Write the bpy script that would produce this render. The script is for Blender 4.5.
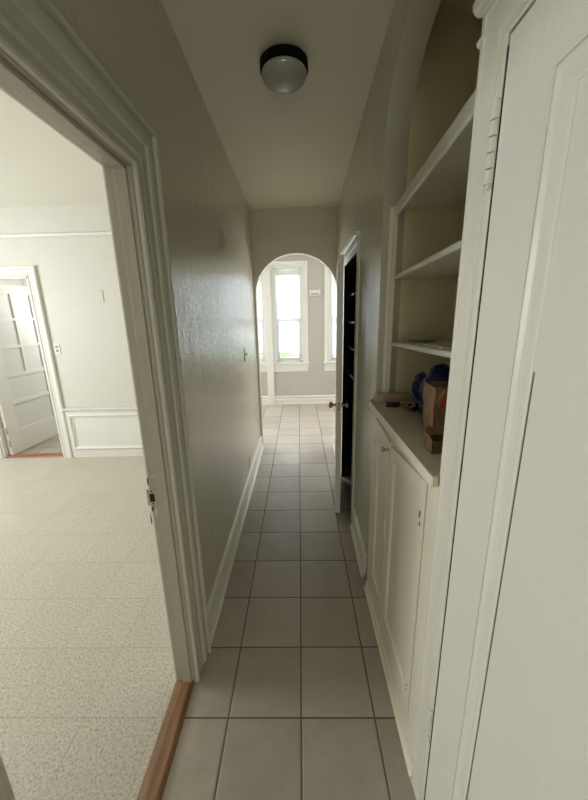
import bpy, bmesh, math, random
from mathutils import Vector, Matrix, noise

random.seed(7)
scene = bpy.context.scene
for o in list(bpy.data.objects):
    bpy.data.objects.remove(o, do_unlink=True)
COL = scene.collection

# ------------------------------------------------------------------ camera
F_PX, YAW, PITCH, ROLL, CAM_H = 332.8, -0.01958, 0.24965, -0.02237, 1.626
cam_d = bpy.data.cameras.new('camera')
cam = bpy.data.objects.new('camera', cam_d)
COL.objects.link(cam)
cam_d.sensor_fit = 'VERTICAL'
cam_d.sensor_height = 36.0
cam_d.sensor_width = 36.0
cam_d.lens = F_PX / 800.0 * 36.0
cam_d.clip_start = 0.01
cy, sy, cp, sp = math.cos(YAW), math.sin(YAW), math.cos(PITCH), math.sin(PITCH)
fw = Vector((sy * cp, cy * cp, -sp))
rt = Vector((cy, -sy, 0))
up = rt.cross(fw)
r2 = rt * math.cos(ROLL) + up * math.sin(ROLL)
u2 = up * math.cos(ROLL) - rt * math.sin(ROLL)
cam.matrix_world = Matrix(((r2.x, u2.x, -fw.x, 0), (r2.y, u2.y, -fw.y, 0), (r2.z, u2.z, -fw.z, CAM_H), (0, 0, 0, 1)))
scene.camera = cam

# ------------------------------------------------------------------ world, daylight, exposure
scene.view_settings.view_transform = 'Standard'
scene.view_settings.look = 'None'
scene.view_settings.gamma = 1.0
scene.view_settings.use_curve_mapping = False
scene.view_settings.exposure = 0.0
world = bpy.data.worlds.new('daylight')
scene.world = world
world.use_nodes = True
wn = world.node_tree.nodes
bg = wn['Background']
bg.inputs['Color'].default_value = (0.86, 0.92, 1.0, 1)
bg.inputs['Strength'].default_value = 13.0


def daylight(name, loc, direction, sx, sy_, watts, color):
    """stand-in for daylight: an added area lamp just inside a solid wall"""
    d = bpy.data.lights.new(name, 'AREA')
    d.shape = 'RECTANGLE'
    d.size, d.size_y, d.energy, d.color = sx, sy_, watts, color
    o = bpy.data.objects.new(name, d)
    COL.objects.link(o)
    o.location = loc
    o.rotation_euler = Vector(direction).to_track_quat('-Z', 'Y').to_euler()
    return o


daylight('west_window_stand_in', (-4.68, 1.75, 1.55), (1, 0, -0.05), 1.6, 1.5, 117, (0.96, 1.0, 1.0))  # stands in for an unseen window; the west wall has no opening
daylight('added_kitchen_fill_left', (-1.75, 6.07, 1.6), (0, -1, -0.35), 0.9, 1.6, 138, (0.90, 0.95, 1.0))  # added lamp to brighten the kitchen floor; no window stands here
daylight('added_kitchen_fill_right', (1.85, 6.07, 1.6), (0, -1, -0.35), 0.9, 1.6, 138, (0.90, 0.95, 1.0))  # its added counterpart on the right, also on blank wall
daylight('added_next_room_fill', (-2.76, 5.4, 1.6), (-1, -0.1, -0.1), 1.2, 1.5, 44, (1.0, 0.99, 0.95))  # added lamp that lights the visible face of the open panelled door
daylight('added_fill_behind_camera', (0.0, -3.17, 1.5), (0, 1, -0.05), 0.8, 1.5, 25, (0.97, 1.0, 0.97))  # added lamp brightening the near hall, in front of the closed end wall


# ------------------------------------------------------------------ materials
def nt(mat):
    mat.use_nodes = True
    n = mat.node_tree
    return n, n.nodes, n.links, n.nodes['Principled BSDF']


def vmath(n, op, a, b=None):
    m = n.nodes.new('ShaderNodeMath')
    m.operation = op
    for i, v in enumerate((a, b)):
        if v is None:
            continue
        if isinstance(v, (int, float)):
            m.inputs[i].default_value = v
        else:
            n.links.new(v, m.inputs[i])
    return m.outputs[0]


def paint(name, color, rough=0.4, bump=0.15, scale=60, stretch=(1, 1, 1), mottled=0.05, wear=0.0, wear_col=(0.30, 0.26, 0.19), spec=0.5, coat=0.0, scale2=7.0):
    m = bpy.data.materials.new(name)
    n, N, L, p = nt(m)
    tc = N.new('ShaderNodeTexCoord')
    mp = N.new('ShaderNodeMapping')
    mp.inputs['Scale'].default_value = stretch
    L.new(tc.outputs['Object'], mp.inputs['Vector'])
    n1 = N.new('ShaderNodeTexNoise')
    n1.inputs['Scale'].default_value = scale
    n1.inputs['Detail'].default_value = 3
    n2 = N.new('ShaderNodeTexNoise')
    n2.inputs['Scale'].default_value = scale2
    n2.inputs['Detail'].default_value = 4
    L.new(mp.outputs[0], n1.inputs['Vector'])
    L.new(mp.outputs[0], n2.inputs['Vector'])
    mix = N.new('ShaderNodeMix')
    mix.data_type = 'RGBA'
    mix.inputs['A'].default_value = (*[c * (1 - mottled) for c in color], 1)
    mix.inputs['B'].default_value = (*[min(1, c * (1 + mottled)) for c in color], 1)
    L.new(n2.outputs['Fac'], mix.inputs['Factor'])
    out = mix.outputs['Result']
    if wear > 0:
        n3 = N.new('ShaderNodeTexNoise')
        n3.inputs['Scale'].default_value = scale * 0.55
        n3.inputs['Detail'].default_value = 6
        n3.inputs['Roughness'].default_value = 0.7
        L.new(mp.outputs[0], n3.inputs['Vector'])
        cr = N.new('ShaderNodeValToRGB')
        cr.color_ramp.elements[0].position = 0.66
        cr.color_ramp.elements[1].position = 0.74
        L.new(n3.outputs['Fac'], cr.inputs['Fac'])
        fac = vmath(n, 'MULTIPLY', cr.outputs['Color'], wear)
        mw = N.new('ShaderNodeMix')
        mw.data_type = 'RGBA'
        L.new(fac, mw.inputs['Factor'])
        L.new(out, mw.inputs['A'])
        mw.inputs['B'].default_value = (*wear_col, 1)
        out = mw.outputs['Result']
    L.new(out, p.inputs['Base Color'])
    p.inputs['Roughness'].default_value = rough
    p.inputs['Specular IOR Level'].default_value = spec
    p.inputs['Coat Weight'].default_value = coat
    p.inputs['Coat Roughness'].default_value = 0.2
    if bump > 0:
        b = N.new('ShaderNodeBump')
        b.inputs['Strength'].default_value = bump
        b.inputs['Distance'].default_value = 0.01
        hsum = vmath(n, 'ADD', n1.outputs['Fac'], vmath(n, 'MULTIPLY', n2.outputs['Fac'], 2.0))
        L.new(hsum, b.inputs['Height'])
        L.new(b.outputs[0], p.inputs['Normal'])
    return m


def plain(name, color, rough=0.5, metal=0.0, spec=0.5, trans=0.0, bump=0.0, scale=80):
    m = bpy.data.materials.new(name)
    n, N, L, p = nt(m)
    tc = N.new('ShaderNodeTexCoord')
    n1 = N.new('ShaderNodeTexNoise')
    n1.inputs['Scale'].default_value = scale
    n1.inputs['Detail'].default_value = 4
    L.new(tc.outputs['Object'], n1.inputs['Vector'])
    mix = N.new('ShaderNodeMix')
    mix.data_type = 'RGBA'
    mix.inputs['A'].default_value = (*[c * 0.9 for c in color], 1)
    mix.inputs['B'].default_value = (*[min(1, c * 1.1) for c in color], 1)
    L.new(n1.outputs['Fac'], mix.inputs['Factor'])
    L.new(mix.outputs['Result'], p.inputs['Base Color'])
    p.inputs['Roughness'].default_value = rough
    p.inputs['Metallic'].default_value = metal
    p.inputs['Specular IOR Level'].default_value = spec
    p.inputs['Transmission Weight'].default_value = trans
    if bump:
        b = N.new('ShaderNodeBump')
        b.inputs['Strength'].default_value = bump
        b.inputs['Distance'].default_value = 0.005
        L.new(n1.outputs['Fac'], b.inputs['Height'])
        L.new(b.outputs[0], p.inputs['Normal'])
    return m


TILE, TX0, TY0 = 0.3047, -0.0193, 1.016


def grid_mask(n, width, skew=0.0):
    """1 on the joints of the square tile grid, 0 inside the tiles; also a per-tile random value"""
    N, L = n.nodes, n.links
    g = N.new('ShaderNodeNewGeometry')
    s = N.new('ShaderNodeSeparateXYZ')
    L.new(g.outputs['Position'], s.inputs[0])
    cells, dist = [], []
    for ax, o in (('X', TX0), ('Y', TY0)):
        u = vmath(n, 'DIVIDE', vmath(n, 'SUBTRACT', s.outputs[ax], o), TILE)
        cells.append(vmath(n, 'FLOOR', u))
        fr = vmath(n, 'FRACT', u)
        dist.append(vmath(n, 'MULTIPLY', vmath(n, 'MINIMUM', fr, vmath(n, 'SUBTRACT', 1.0, fr)), TILE))
    d = vmath(n, 'MINIMUM', dist[0], dist[1])
    mr = N.new('ShaderNodeMapRange')
    mr.interpolation_type = 'SMOOTHSTEP'
    mr.inputs['From Min'].default_value = width * 0.7
    mr.inputs['From Max'].default_value = width * 1.3
    mr.inputs['To Min'].default_value = 1.0
    mr.inputs['To Max'].default_value = 0.0
    L.new(d, mr.inputs['Value'])
    edge = N.new('ShaderNodeMapRange')
    edge.inputs['From Min'].default_value = width
    edge.inputs['From Max'].default_value = width * 3
    L.new(d, edge.inputs['Value'])
    cx = N.new('ShaderNodeCombineXYZ')
    L.new(cells[0], cx.inputs[0])
    L.new(cells[1], cx.inputs[1])
    wn_ = N.new('ShaderNodeTexWhiteNoise')
    L.new(cx.outputs[0], wn_.inputs['Vector'])
    return mr.outputs[0], edge.outputs[0], wn_.outputs['Value'], g.outputs['Position']


def tile_material():
    m = bpy.data.materials.new('grey_ceramic_tile')
    n, N, L, p = nt(m)
    joint, edge, rnd, pos = grid_mask(n, 0.0032)
    n1 = N.new('ShaderNodeTexNoise')
    n1.inputs['Scale'].default_value = 9
    n1.inputs['Detail'].default_value = 6
    n1.inputs['Roughness'].default_value = 0.65
    L.new(pos, n1.inputs['Vector'])
    v = vmath(n, 'ADD', vmath(n, 'MULTIPLY', rnd, 0.35), vmath(n, 'MULTIPLY', n1.outputs['Fac'], 0.65))
    cr = N.new('ShaderNodeValToRGB')
    cr.color_ramp.elements[0].color = (0.33, 0.285, 0.23, 1)
    cr.color_ramp.elements[1].color = (0.47, 0.415, 0.345, 1)
    cr.color_ramp.elements[0].position = 0.2
    cr.color_ramp.elements[1].position = 0.8
    L.new(v, cr.inputs['Fac'])
    mx = N.new('ShaderNodeMix')
    mx.data_type = 'RGBA'
    L.new(joint, mx.inputs['Factor'])
    L.new(cr.outputs['Color'], mx.inputs['A'])
    mx.inputs['B'].default_value = (0.10, 0.08, 0.06, 1)
    L.new(mx.outputs['Result'], p.inputs['Base Color'])
    rr = vmath(n, 'ADD', vmath(n, 'MULTIPLY', joint, 0.4), vmath(n, 'ADD', 0.30, vmath(n, 'MULTIPLY', n1.outputs['Fac'], 0.16)))
    L.new(rr, p.inputs['Roughness'])
    b = N.new('ShaderNodeBump')
    b.inputs['Strength'].default_value = 0.5
    b.inputs['Distance'].default_value = 0.003
    L.new(vmath(n, 'ADD', edge, vmath(n, 'MULTIPLY', n1.outputs['Fac'], 0.5)), b.inputs['Height'])
    L.new(b.outputs[0], p.inputs['Normal'])
    return m


def vinyl_material():
    m = bpy.data.materials.new('speckled_beige_vinyl')
    n, N, L, p = nt(m)
    joint, edge, rnd, pos = grid_mask(n, 0.0011)
    n1 = N.new('ShaderNodeTexNoise')
    n1.inputs['Scale'].default_value = 95
    n1.inputs['Detail'].default_value = 4
    n1.inputs['Roughness'].default_value = 0.75
    L.new(pos, n1.inputs['Vector'])
    cr = N.new('ShaderNodeValToRGB')
    e = cr.color_ramp.elements
    e[0].position, e[0].color = 0.33, (0.33, 0.28, 0.21, 1)
    e[1].position, e[1].color = 0.66, (0.78, 0.755, 0.70, 1)
    k = e.new(0.46)
    k.color = (0.60, 0.55, 0.465, 1)
    L.new(n1.outputs['Fac'], cr.inputs['Fac'])
    n2 = N.new('ShaderNodeTexNoise')
    n2.inputs['Scale'].default_value = 1.6
    L.new(pos, n2.inputs['Vector'])
    mx0 = N.new('ShaderNodeMix')
    mx0.data_type = 'RGBA'
    mx0.blend_type = 'MULTIPLY'
    mx0.inputs['Factor'].default_value = 1.0
    L.new(cr.outputs['Color'], mx0.inputs['A'])
    tint = N.new('ShaderNodeValToRGB')
    tint.color_ramp.elements[0].color = (0.88, 0.86, 0.82, 1)
    tint.color_ramp.elements[1].color = (1, 1, 1, 1)
    L.new(vmath(n, 'ADD', vmath(n, 'MULTIPLY', rnd, 0.4), vmath(n, 'MULTIPLY', n2.outputs['Fac'], 0.6)), tint.inputs['Fac'])
    L.new(tint.outputs['Color'], mx0.inputs['B'])
    mx = N.new('ShaderNodeMix')
    mx.data_type = 'RGBA'
    L.new(vmath(n, 'MULTIPLY', joint, 0.75), mx.inputs['Factor'])
    L.new(mx0.outputs['Result'], mx.inputs['A'])
    mx.inputs['B'].default_value = (0.30, 0.24, 0.17, 1)
    L.new(mx.outputs['Result'], p.inputs['Base Color'])
    p.inputs['Roughness'].default_value = 0.38
    b = N.new('ShaderNodeBump')
    b.inputs['Strength'].default_value = 0.25
    b.inputs['Distance'].default_value = 0.002
    L.new(n1.outputs['Fac'], b.inputs['Height'])
    L.new(b.outputs[0], p.inputs['Normal'])
    return m


def wood_material(name, c0, c1, axis_scale=(40, 3, 40), rough=0.45):
    m = bpy.data.materials.new(name)
    n, N, L, p = nt(m)
    tc = N.new('ShaderNodeTexCoord')
    mp = N.new('ShaderNodeMapping')
    mp.inputs['Scale'].default_value = axis_scale
    L.new(tc.outputs['Object'], mp.inputs['Vector'])
    n1 = N.new('ShaderNodeTexNoise')
    n1.inputs['Scale'].default_value = 1.0
    n1.inputs['Detail'].default_value = 5
    L.new(mp.outputs[0], n1.inputs['Vector'])
    cr = N.new('ShaderNodeValToRGB')
    cr.color_ramp.elements[0].position = 0.3
    cr.color_ramp.elements[1].position = 0.7
    cr.color_ramp.elements[0].color = (*c0, 1)
    cr.color_ramp.elements[1].color = (*c1, 1)
    L.new(n1.outputs['Fac'], cr.inputs['Fac'])
    L.new(cr.outputs['Color'], p.inputs['Base Color'])
    p.inputs['Roughness'].default_value = rough
    b = N.new('ShaderNodeBump')
    b.inputs['Strength'].default_value = 0.2
    b.inputs['Distance'].default_value = 0.003
    L.new(n1.outputs['Fac'], b.inputs['Height'])
    L.new(b.outputs[0], p.inputs['Normal'])
    return m


def glass_material():
    m = bpy.data.materials.new('window_glass')
    m.use_nodes = True
    n = m.node_tree
    N, L = n.nodes, n.links
    N.remove(N['Principled BSDF'])
    t = N.new('ShaderNodeBsdfTransparent')
    t.inputs['Color'].default_value = (0.95, 0.97, 0.97, 1)
    g = N.new('ShaderNodeBsdfGlossy')
    g.inputs['Roughness'].default_value = 0.02
    f = N.new('ShaderNodeFresnel')
    f.inputs['IOR'].default_value = 1.45
    mx = N.new('ShaderNodeMixShader')
    L.new(f.outputs[0], mx.inputs[0])
    L.new(t.outputs[0], mx.inputs[1])
    L.new(g.outputs[0], mx.inputs[2])
    L.new(mx.outputs[0], N['Material Output'].inputs['Surface'])
    return m


def blind_material():
    m = bpy.data.materials.new('white_translucent_slats')
    m.use_nodes = True
    n = m.node_tree
    N, L = n.nodes, n.links
    p = N['Principled BSDF']
    p.inputs['Base Color'].default_value = (0.86, 0.87, 0.9, 1)
    p.inputs['Roughness'].default_value = 0.45
    t = N.new('ShaderNodeBsdfTranslucent')
    t.inputs['Color'].default_value = (0.88, 0.9, 0.95, 1)
    nz = N.new('ShaderNodeTexNoise')
    nz.inputs['Scale'].default_value = 5
    mx = N.new('ShaderNodeMixShader')
    L.new(vmath(n, 'ADD', 0.5, vmath(n, 'MULTIPLY', nz.outputs['Fac'], 0.1)), mx.inputs[0])
    L.new(p.outputs[0], mx.inputs[1])
    L.new(t.outputs[0], mx.inputs[2])
    L.new(mx.outputs[0], N['Material Output'].inputs['Surface'])
    return m


M = {}
CREAM = (0.575, 0.54, 0.42)
M['hall'] = paint('cream_wall_paint', CREAM, rough=0.42, bump=0.10, scale=120, mottled=0.03)
M['hall_gloss'] = paint('glossy_cream_wall_paint', CREAM, rough=0.17, bump=0.26, scale=75, stretch=(1, 1, 0.45), mottled=0.03, spec=0.95, scale2=9)
M['ceiling'] = paint('cream_ceiling_paint', (0.78, 0.735, 0.59), rough=0.7, bump=0.06, scale=150, mottled=0.02)
M['room'] = paint('warm_white_wall_paint', (0.73, 0.715, 0.655), rough=0.5, bump=0.05, scale=120, mottled=0.02)
M['room_ceiling'] = paint('bright_ceiling_paint', (0.88, 0.86, 0.77), rough=0.6, bump=0.03, scale=120, mottled=0.01)
M['kitchen'] = paint('pale_kitchen_wall_paint', (0.565, 0.54, 0.49), rough=0.45, bump=0.06, scale=120, mottled=0.02)
M['trim'] = paint('old_white_trim_paint', (0.82, 0.79, 0.69), rough=0.36, bump=0.22, scale=55, stretch=(1.6, 1.6, 0.25), mottled=0.05, wear=0.35)
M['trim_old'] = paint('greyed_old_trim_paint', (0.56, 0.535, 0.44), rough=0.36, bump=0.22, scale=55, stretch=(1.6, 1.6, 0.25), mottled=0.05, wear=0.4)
M['jamb'] = paint('shade_darkened_jamb_paint', (0.48, 0.455, 0.37), rough=0.4, bump=0.25, scale=55, stretch=(1.6, 1.6, 0.25), mottled=0.06, wear=0.5)  # the jamb's shade is darkened into this paint; the cover plate shares it
M['trim_h'] = paint('old_white_trim_paint_along', (0.78, 0.75, 0.66), rough=0.36, bump=0.2, scale=55, stretch=(1.6, 0.25, 1.6), mottled=0.05, wear=0.3)
M['white_trim'] = paint('clean_white_trim_paint', (0.84, 0.83, 0.78), rough=0.4, bump=0.05, scale=80, mottled=0.02)
M['cabinet'] = paint('yellowed_cabinet_paint', (0.90, 0.85, 0.69), rough=0.38, bump=0.14, scale=50, stretch=(1, 1, 0.5), mottled=0.04, wear=0.12)
M['shelf'] = paint('chipped_shelf_paint', (0.86, 0.83, 0.73), rough=0.4, bump=0.3, scale=90, mottled=0.06, wear=0.7, wear_col=(0.36, 0.33, 0.27))
M['niche'] = paint('dull_niche_paint', (0.84, 0.765, 0.54), rough=0.6, bump=0.08, scale=90, mottled=0.05)
M['counter'] = paint('worn_counter_paint', (0.66, 0.59, 0.44), rough=0.5, bump=0.15, scale=70, mottled=0.12, wear=0.6, wear_col=(0.2, 0.18, 0.14))
M['door'] = paint('milky_white_door_paint', (0.88, 0.865, 0.78), rough=0.36, bump=0.16, scale=40, stretch=(1, 1, 0.4), mottled=0.03, wear=0.1, wear_col=(0.45, 0.41, 0.34))
M['pane_paint'] = paint('painted_over_panes', (0.76, 0.775, 0.75), rough=0.3, bump=0.04, scale=60, mottled=0.02)
M['tile'] = tile_material()
M['vinyl'] = vinyl_material()
M['redwood'] = wood_material('reddish_brown_wood', (0.15, 0.068, 0.028), (0.33, 0.175, 0.088), (40, 4, 40))
M['redwood_x'] = wood_material('reddish_brown_wood_across', (0.24, 0.09, 0.05), (0.42, 0.20, 0.12), (4, 40, 40))
M['pine'] = wood_material('bare_pine', (0.46, 0.33, 0.21), (0.58, 0.44, 0.30), (3, 40, 40), 0.6)
M['black_metal'] = plain('black_metal', (0.004, 0.004, 0.004), 0.7, spec=0.1)
M['opal'] = plain('opal_glass', (0.40, 0.385, 0.33), 0.16, spec=0.5, scale=3)
M['pale_brass'] = plain('paint_smeared_brass', (0.55, 0.50, 0.36), 0.45)
M['brass'] = plain('aged_brass', (0.42, 0.29, 0.12), 0.3, metal=1.0)
M['steel'] = plain('dull_steel', (0.5, 0.5, 0.48), 0.35, metal=1.0)
M['dark_hole'] = plain('dark_recess', (0.015, 0.012, 0.009), 0.8)
M['closet'] = plain('navy_black_closet', (0.008, 0.009, 0.015), 0.9, spec=0.1)  # one near-black colour for closet walls, shelves and jamb lining
M['closet_shelf'] = plain('shelf_edge_glint_grey', (0.10, 0.11, 0.13), 0.5)
M['plastic'] = plain('white_plastic', (0.82, 0.80, 0.74), 0.35)
M['grey_plastic'] = plain('grey_plastic', (0.33, 0.32, 0.29), 0.4)
M['blue'] = plain('crinkled_blue_plastic', (0.002, 0.009, 0.075), 0.42, spec=0.3, bump=0.4, scale=50)
M['black'] = plain('black_rubber', (0.010, 0.010, 0.012), 0.4)
M['red'] = plain('faded_red_plastic', (0.45, 0.09, 0.08), 0.4)
M['green'] = plain('dull_green_plastic', (0.10, 0.17, 0.08), 0.4)
M['kraft'] = plain('brown_kraft_paper', (0.33, 0.20, 0.115), 0.75, bump=0.35, scale=60)
M['kraft_dark'] = plain('dark_kraft_card', (0.22, 0.135, 0.08), 0.8, bump=0.2, scale=60)
M['orange'] = plain('orange_print', (0.50, 0.11, 0.02), 0.6)
M['dish'] = paint('patterned_dish_glaze', (0.62, 0.57, 0.46), rough=0.3, bump=0.0, scale=70, mottled=0.05, wear=0.9, wear_col=(0.12, 0.10, 0.07), scale2=20)
M['raw'] = plain('raw_wood_chip', (0.17, 0.12, 0.075), 0.8)
M['white_chip'] = plain('bright_undercoat', (0.86, 0.85, 0.80), 0.6)
M['crack'] = plain('dark_seam', (0.20, 0.185, 0.145), 0.9)
M['glass'] = glass_material()
M['blind'] = blind_material()
M['sash'] = plain('grey_white_sash_paint', (0.72, 0.73, 0.75), 0.4)
M['leaf'] = plain('sunlit_leaf_green', (0.16, 0.30, 0.05), 0.6, scale=8)
M['lawn'] = plain('lawn_green', (0.13, 0.20, 0.06), 0.9, scale=6)


# ------------------------------------------------------------------ mesh helpers
def B():
    return bmesh.new()


def box(bm, x0, x1, y0, y1, z0, z1, bev=0.0):
    t = bmesh.new()
    xs, ys, zs = sorted((x0, x1)), sorted((y0, y1)), sorted((z0, z1))
    v = [t.verts.new((x, y, z)) for x in xs for y in ys for z in zs]
    for f in ((0, 1, 3, 2), (4, 6, 7, 5), (0, 4, 5, 1), (2, 3, 7, 6), (0, 2, 6, 4), (1, 5, 7, 3)):
        t.faces.new([v[i] for i in f])
    if bev > 0:
        bmesh.ops.bevel(t, geom=t.edges[:], offset=bev, segments=2, affect='EDGES', profile=0.6)
    merge(bm, t)
    return bm


def merge(bm, t, mat=None):
    if mat is not None:
        bmesh.ops.transform(t, matrix=mat, verts=t.verts[:])
    me = bpy.data.meshes.new('tmp')
    t.to_mesh(me)
    t.free()
    bm.from_mesh(me)
    bpy.data.meshes.remove(me)


def prism(bm, pts, axis, a0, a1, bev=0.0):
    """polygon of 2-D points extruded along an axis ('x': pts are (y,z); 'y': (x,z); 'z': (x,y))"""
    t = bmesh.new()

    def P(u, v, w):
        return {'x': (w, u, v), 'y': (u, w, v), 'z': (u, v, w)}[axis]
    a = [t.verts.new(P(u, v, a0)) for u, v in pts]
    b = [t.verts.new(P(u, v, a1)) for u, v in pts]
    n = len(pts)
    for i in range(n):
        t.faces.new((a[i], a[(i + 1) % n], b[(i + 1) % n], b[i]))
    t.faces.new(a[::-1])
    t.faces.new(b)
    if bev:
        bmesh.ops.bevel(t, geom=t.edges[:], offset=bev, segments=2, affect='EDGES')
    bmesh.ops.recalc_face_normals(t, faces=t.faces[:])
    merge(bm, t)
    return bm


def sweep(bm, path, normal, profile, closed=False, flip=False):
    """mitred moulding: profile points are (offset sideways in the plane, height along normal)"""
    t = bmesh.new()
    nrm = Vector(normal).normalized()
    P = [Vector(p) for p in path]
    n = len(P)
    rings = []
    for i in range(n):
        ds = []
        if closed or i > 0:
            ds.append((P[i] - P[i - 1]).normalized())
        if closed or i < n - 1:
            ds.append((P[(i + 1) % n] - P[i]).normalized())
        ss = [nrm.cross(d) * (-1 if flip else 1) for d in ds]
        m = ss[0] if len(ss) == 1 else (ss[0] + ss[1]) / (1 + ss[0].dot(ss[1]))
        rings.append([t.verts.new(P[i] + m * w + nrm * h) for w, h in profile])
    k = len(profile)
    for i in range(n if closed else n - 1):
        a, b = rings[i], rings[(i + 1) % n]
        for j in range(k):
            t.faces.new((a[j], a[(j + 1) % k], b[(j + 1) % k], b[j]))
    if not closed:
        t.faces.new(rings[0][::-1])
        t.faces.new(rings[-1])
    bmesh.ops.recalc_face_normals(t, faces=t.faces[:])
    merge(bm, t)
    return bm


def lathe(bm, prof, seg=32, mat=None):
    """profile of (radius, z) turned about z"""
    t = bmesh.new()
    rings = []
    for r, z in prof:
        if r < 1e-5:
            rings.append([t.verts.new((0, 0, z))])
        else:
            rings.append([t.verts.new((r * math.cos(2 * math.pi * i / seg), r * math.sin(2 * math.pi * i / seg), z)) for i in range(seg)])
    for a, b in zip(rings, rings[1:]):
        for i in range(seg):
            j = (i + 1) % seg
            if len(a) == 1 and len(b) == 1:
                break
            if len(a) == 1:
                t.faces.new((a[0], b[j], b[i]))
            elif len(b) == 1:
                t.faces.new((a[i], a[j], b[0]))
            else:
                t.faces.new((a[i], a[j], b[j], b[i]))
    for ring, rev in ((rings[0], True), (rings[-1], False)):
        if len(ring) > 1:
            t.faces.new(ring[::-1] if rev else ring)
    bmesh.ops.recalc_face_normals(t, faces=t.faces[:])
    merge(bm, t, mat)
    return bm


def tube(bm, pts, r, seg=10):
    t = bmesh.new()
    P = [Vector(p) for p in pts]
    rings = []
    prev = None
    for i, p in enumerate(P):
        d = (P[min(i + 1, len(P) - 1)] - P[max(i - 1, 0)]).normalized()
        ref = prev if prev is not None else (Vector((0, 0, 1)) if abs(d.z) < 0.9 else Vector((1, 0, 0)))
        a = (ref - d * ref.dot(d)).normalized()
        prev = a
        b = d.cross(a)
        rr = r[i] if isinstance(r, (list, tuple)) else r
        rings.append([t.verts.new(p + a * rr * math.cos(2 * math.pi * k / seg) + b * rr * math.sin(2 * math.pi * k / seg)) for k in range(seg)])
    for a, b in zip(rings, rings[1:]):
        for k in range(seg):
            t.faces.new((a[k], a[(k + 1) % seg], b[(k + 1) % seg], b[k]))
    t.faces.new(rings[0][::-1])
    t.faces.new(rings[-1])
    bmesh.ops.recalc_face_normals(t, faces=t.faces[:])
    merge(bm, t)
    return bm


def link(name, bm, mat, parent=None, smooth=False, mats=None):
    me = bpy.data.meshes.new(name)
    bm.to_mesh(me)
    bm.free()
    if smooth:
        for f in me.polygons:
            f.use_smooth = True
    for m in (mats or [mat]):
        me.materials.append(m)
    o = bpy.data.objects.new(name, me)
    COL.objects.link(o)
    if parent is not None:
        o.parent = parent
        o.matrix_parent_inverse = parent.matrix_world.inverted() if False else Matrix.Identity(4)
    return o


def tag(o, label=None, cat=None, group=None, kind=None):
    if label:
        o['label'] = label
    if cat:
        o['category'] = cat
    if group:
        o['group'] = group
    if kind:
        o['kind'] = kind
    return o


def struct(name, bm, mat, label, cat, parent=None):
    o = link(name, bm, mat, parent)
    return tag(o, label, cat, kind='structure')


def empty(name, loc, label, cat, group=None, kind=None, rz=0.0):
    o = bpy.data.objects.new(name, None)
    COL.objects.link(o)
    o.location = loc
    o.rotation_euler = (0, 0, rz)
    o.empty_display_size = 0.05
    return tag(o, label, cat, group, kind)


def shifted(bm, root):
    """move mesh data from world into the local frame of an unrotated root"""
    bmesh.ops.translate(bm, vec=-Vector(root.location), verts=bm.verts[:])
    return bm


def part(name, bm, mat, root, base=None, smooth=False, mats=None):
    """link a mesh, given in world coordinates, as a part (base = the thing's empty, if root is a part)"""
    b = base or root
    if b is not None and b.type == 'EMPTY':
        shifted(bm, b)
    return link(name, bm, mat, root, smooth, mats)


# profiles: (sideways, out of the wall)
def casing_profile(w, d):
    return [(0, 0), (0, d * 0.55), (w * 0.04, d * 0.72), (w * 0.10, d * 0.72), (w * 0.14, d * 0.50), (w * 0.24, d * 0.46),
            (w * 0.30, d * 0.62), (w * 0.36, d * 0.66), (w * 0.40, d * 0.56), (w * 0.62, d * 0.60), (w * 0.66, d * 0.85),
            (w * 0.74, d * 0.98), (w * 0.86, d), (w * 0.95, d * 0.94), (w, d * 0.80), (w, 0)]


def small_moulding(w, d):
    return [(0, 0), (0, d * 0.35), (w * 0.2, d * 0.85), (w * 0.35, d), (w * 0.55, d * 0.8), (w * 0.75, d * 0.35), (w, d * 0.25), (w, 0)]


# ================================================================== STRUCTURE
ZC = 2.79          # nominal ceiling
LX = -0.505        # hall face of the left wall
RX0 = -0.588       # room face of the left wall
OP0, OP1, OPZ = 0.37, 1.155, 2.08     # opening in the left wall


def rx(y):         # hall face of the right wall (runs very slightly outward)
    return 0.395 + (y - 1.70) * 0.0155


def zc(y):         # the old ceiling sags a little towards the arch
    return 2.80 - (y - 1.6) * 0.027 if y > 1.6 else 2.80


# floors
bm = B()
box(bm, -0.555, 1.6, -3.2, 3.95, -0.06, 0.0)
box(bm, -2.6, 2.6, 3.95, 6.1, -0.06, 0.0)
struct('floor', bm, M['tile'], 'grey square ceramic tile floor running down the hall to the far kitchen', 'floor')
bm = box(B(), -4.7, -0.555, -1.8, 3.80, -0.06, 0.0)
struct('floor_left', bm, M['vinyl'], 'speckled beige vinyl tile floor in the room on the left', 'floor')
bm = box(B(), -5.0, -2.62, 3.80, 6.3, -0.06, 0.0)
struct('floor_beyond', bm, M['tile'], 'grey floor seen past the open panelled door in the left room', 'floor')

# ceilings
bm = B()
t = bmesh.new()
ysx = [-3.2, 1.6, 3.97]
lo = [(t.verts.new((LX - 0.06, y, zc(y))), t.verts.new((1.6, y, zc(y)))) for y in ysx]
hi = [(t.verts.new((LX - 0.06, y, 2.95)), t.verts.new((1.6, y, 2.95))) for y in ysx]
for i in range(2):
    t.faces.new((lo[i][0], lo[i][1], lo[i + 1][1], lo[i + 1][0]))
    t.faces.new((hi[i][0], hi[i + 1][0], hi[i + 1][1], hi[i][1]))
    t.faces.new((lo[i][0], lo[i + 1][0], hi[i + 1][0], hi[i][0]))
    t.faces.new((lo[i][1], hi[i][1], hi[i + 1][1], lo[i + 1][1]))
t.faces.new((lo[0][0], hi[0][0], hi[0][1], lo[0][1]))
t.faces.new((lo[2][0], lo[2][1], hi[2][1], hi[2][0]))
merge(bm, t)
struct('ceiling', bm, M['ceiling'], 'plain cream hallway ceiling with the round lamp on it', 'ceiling')
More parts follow.
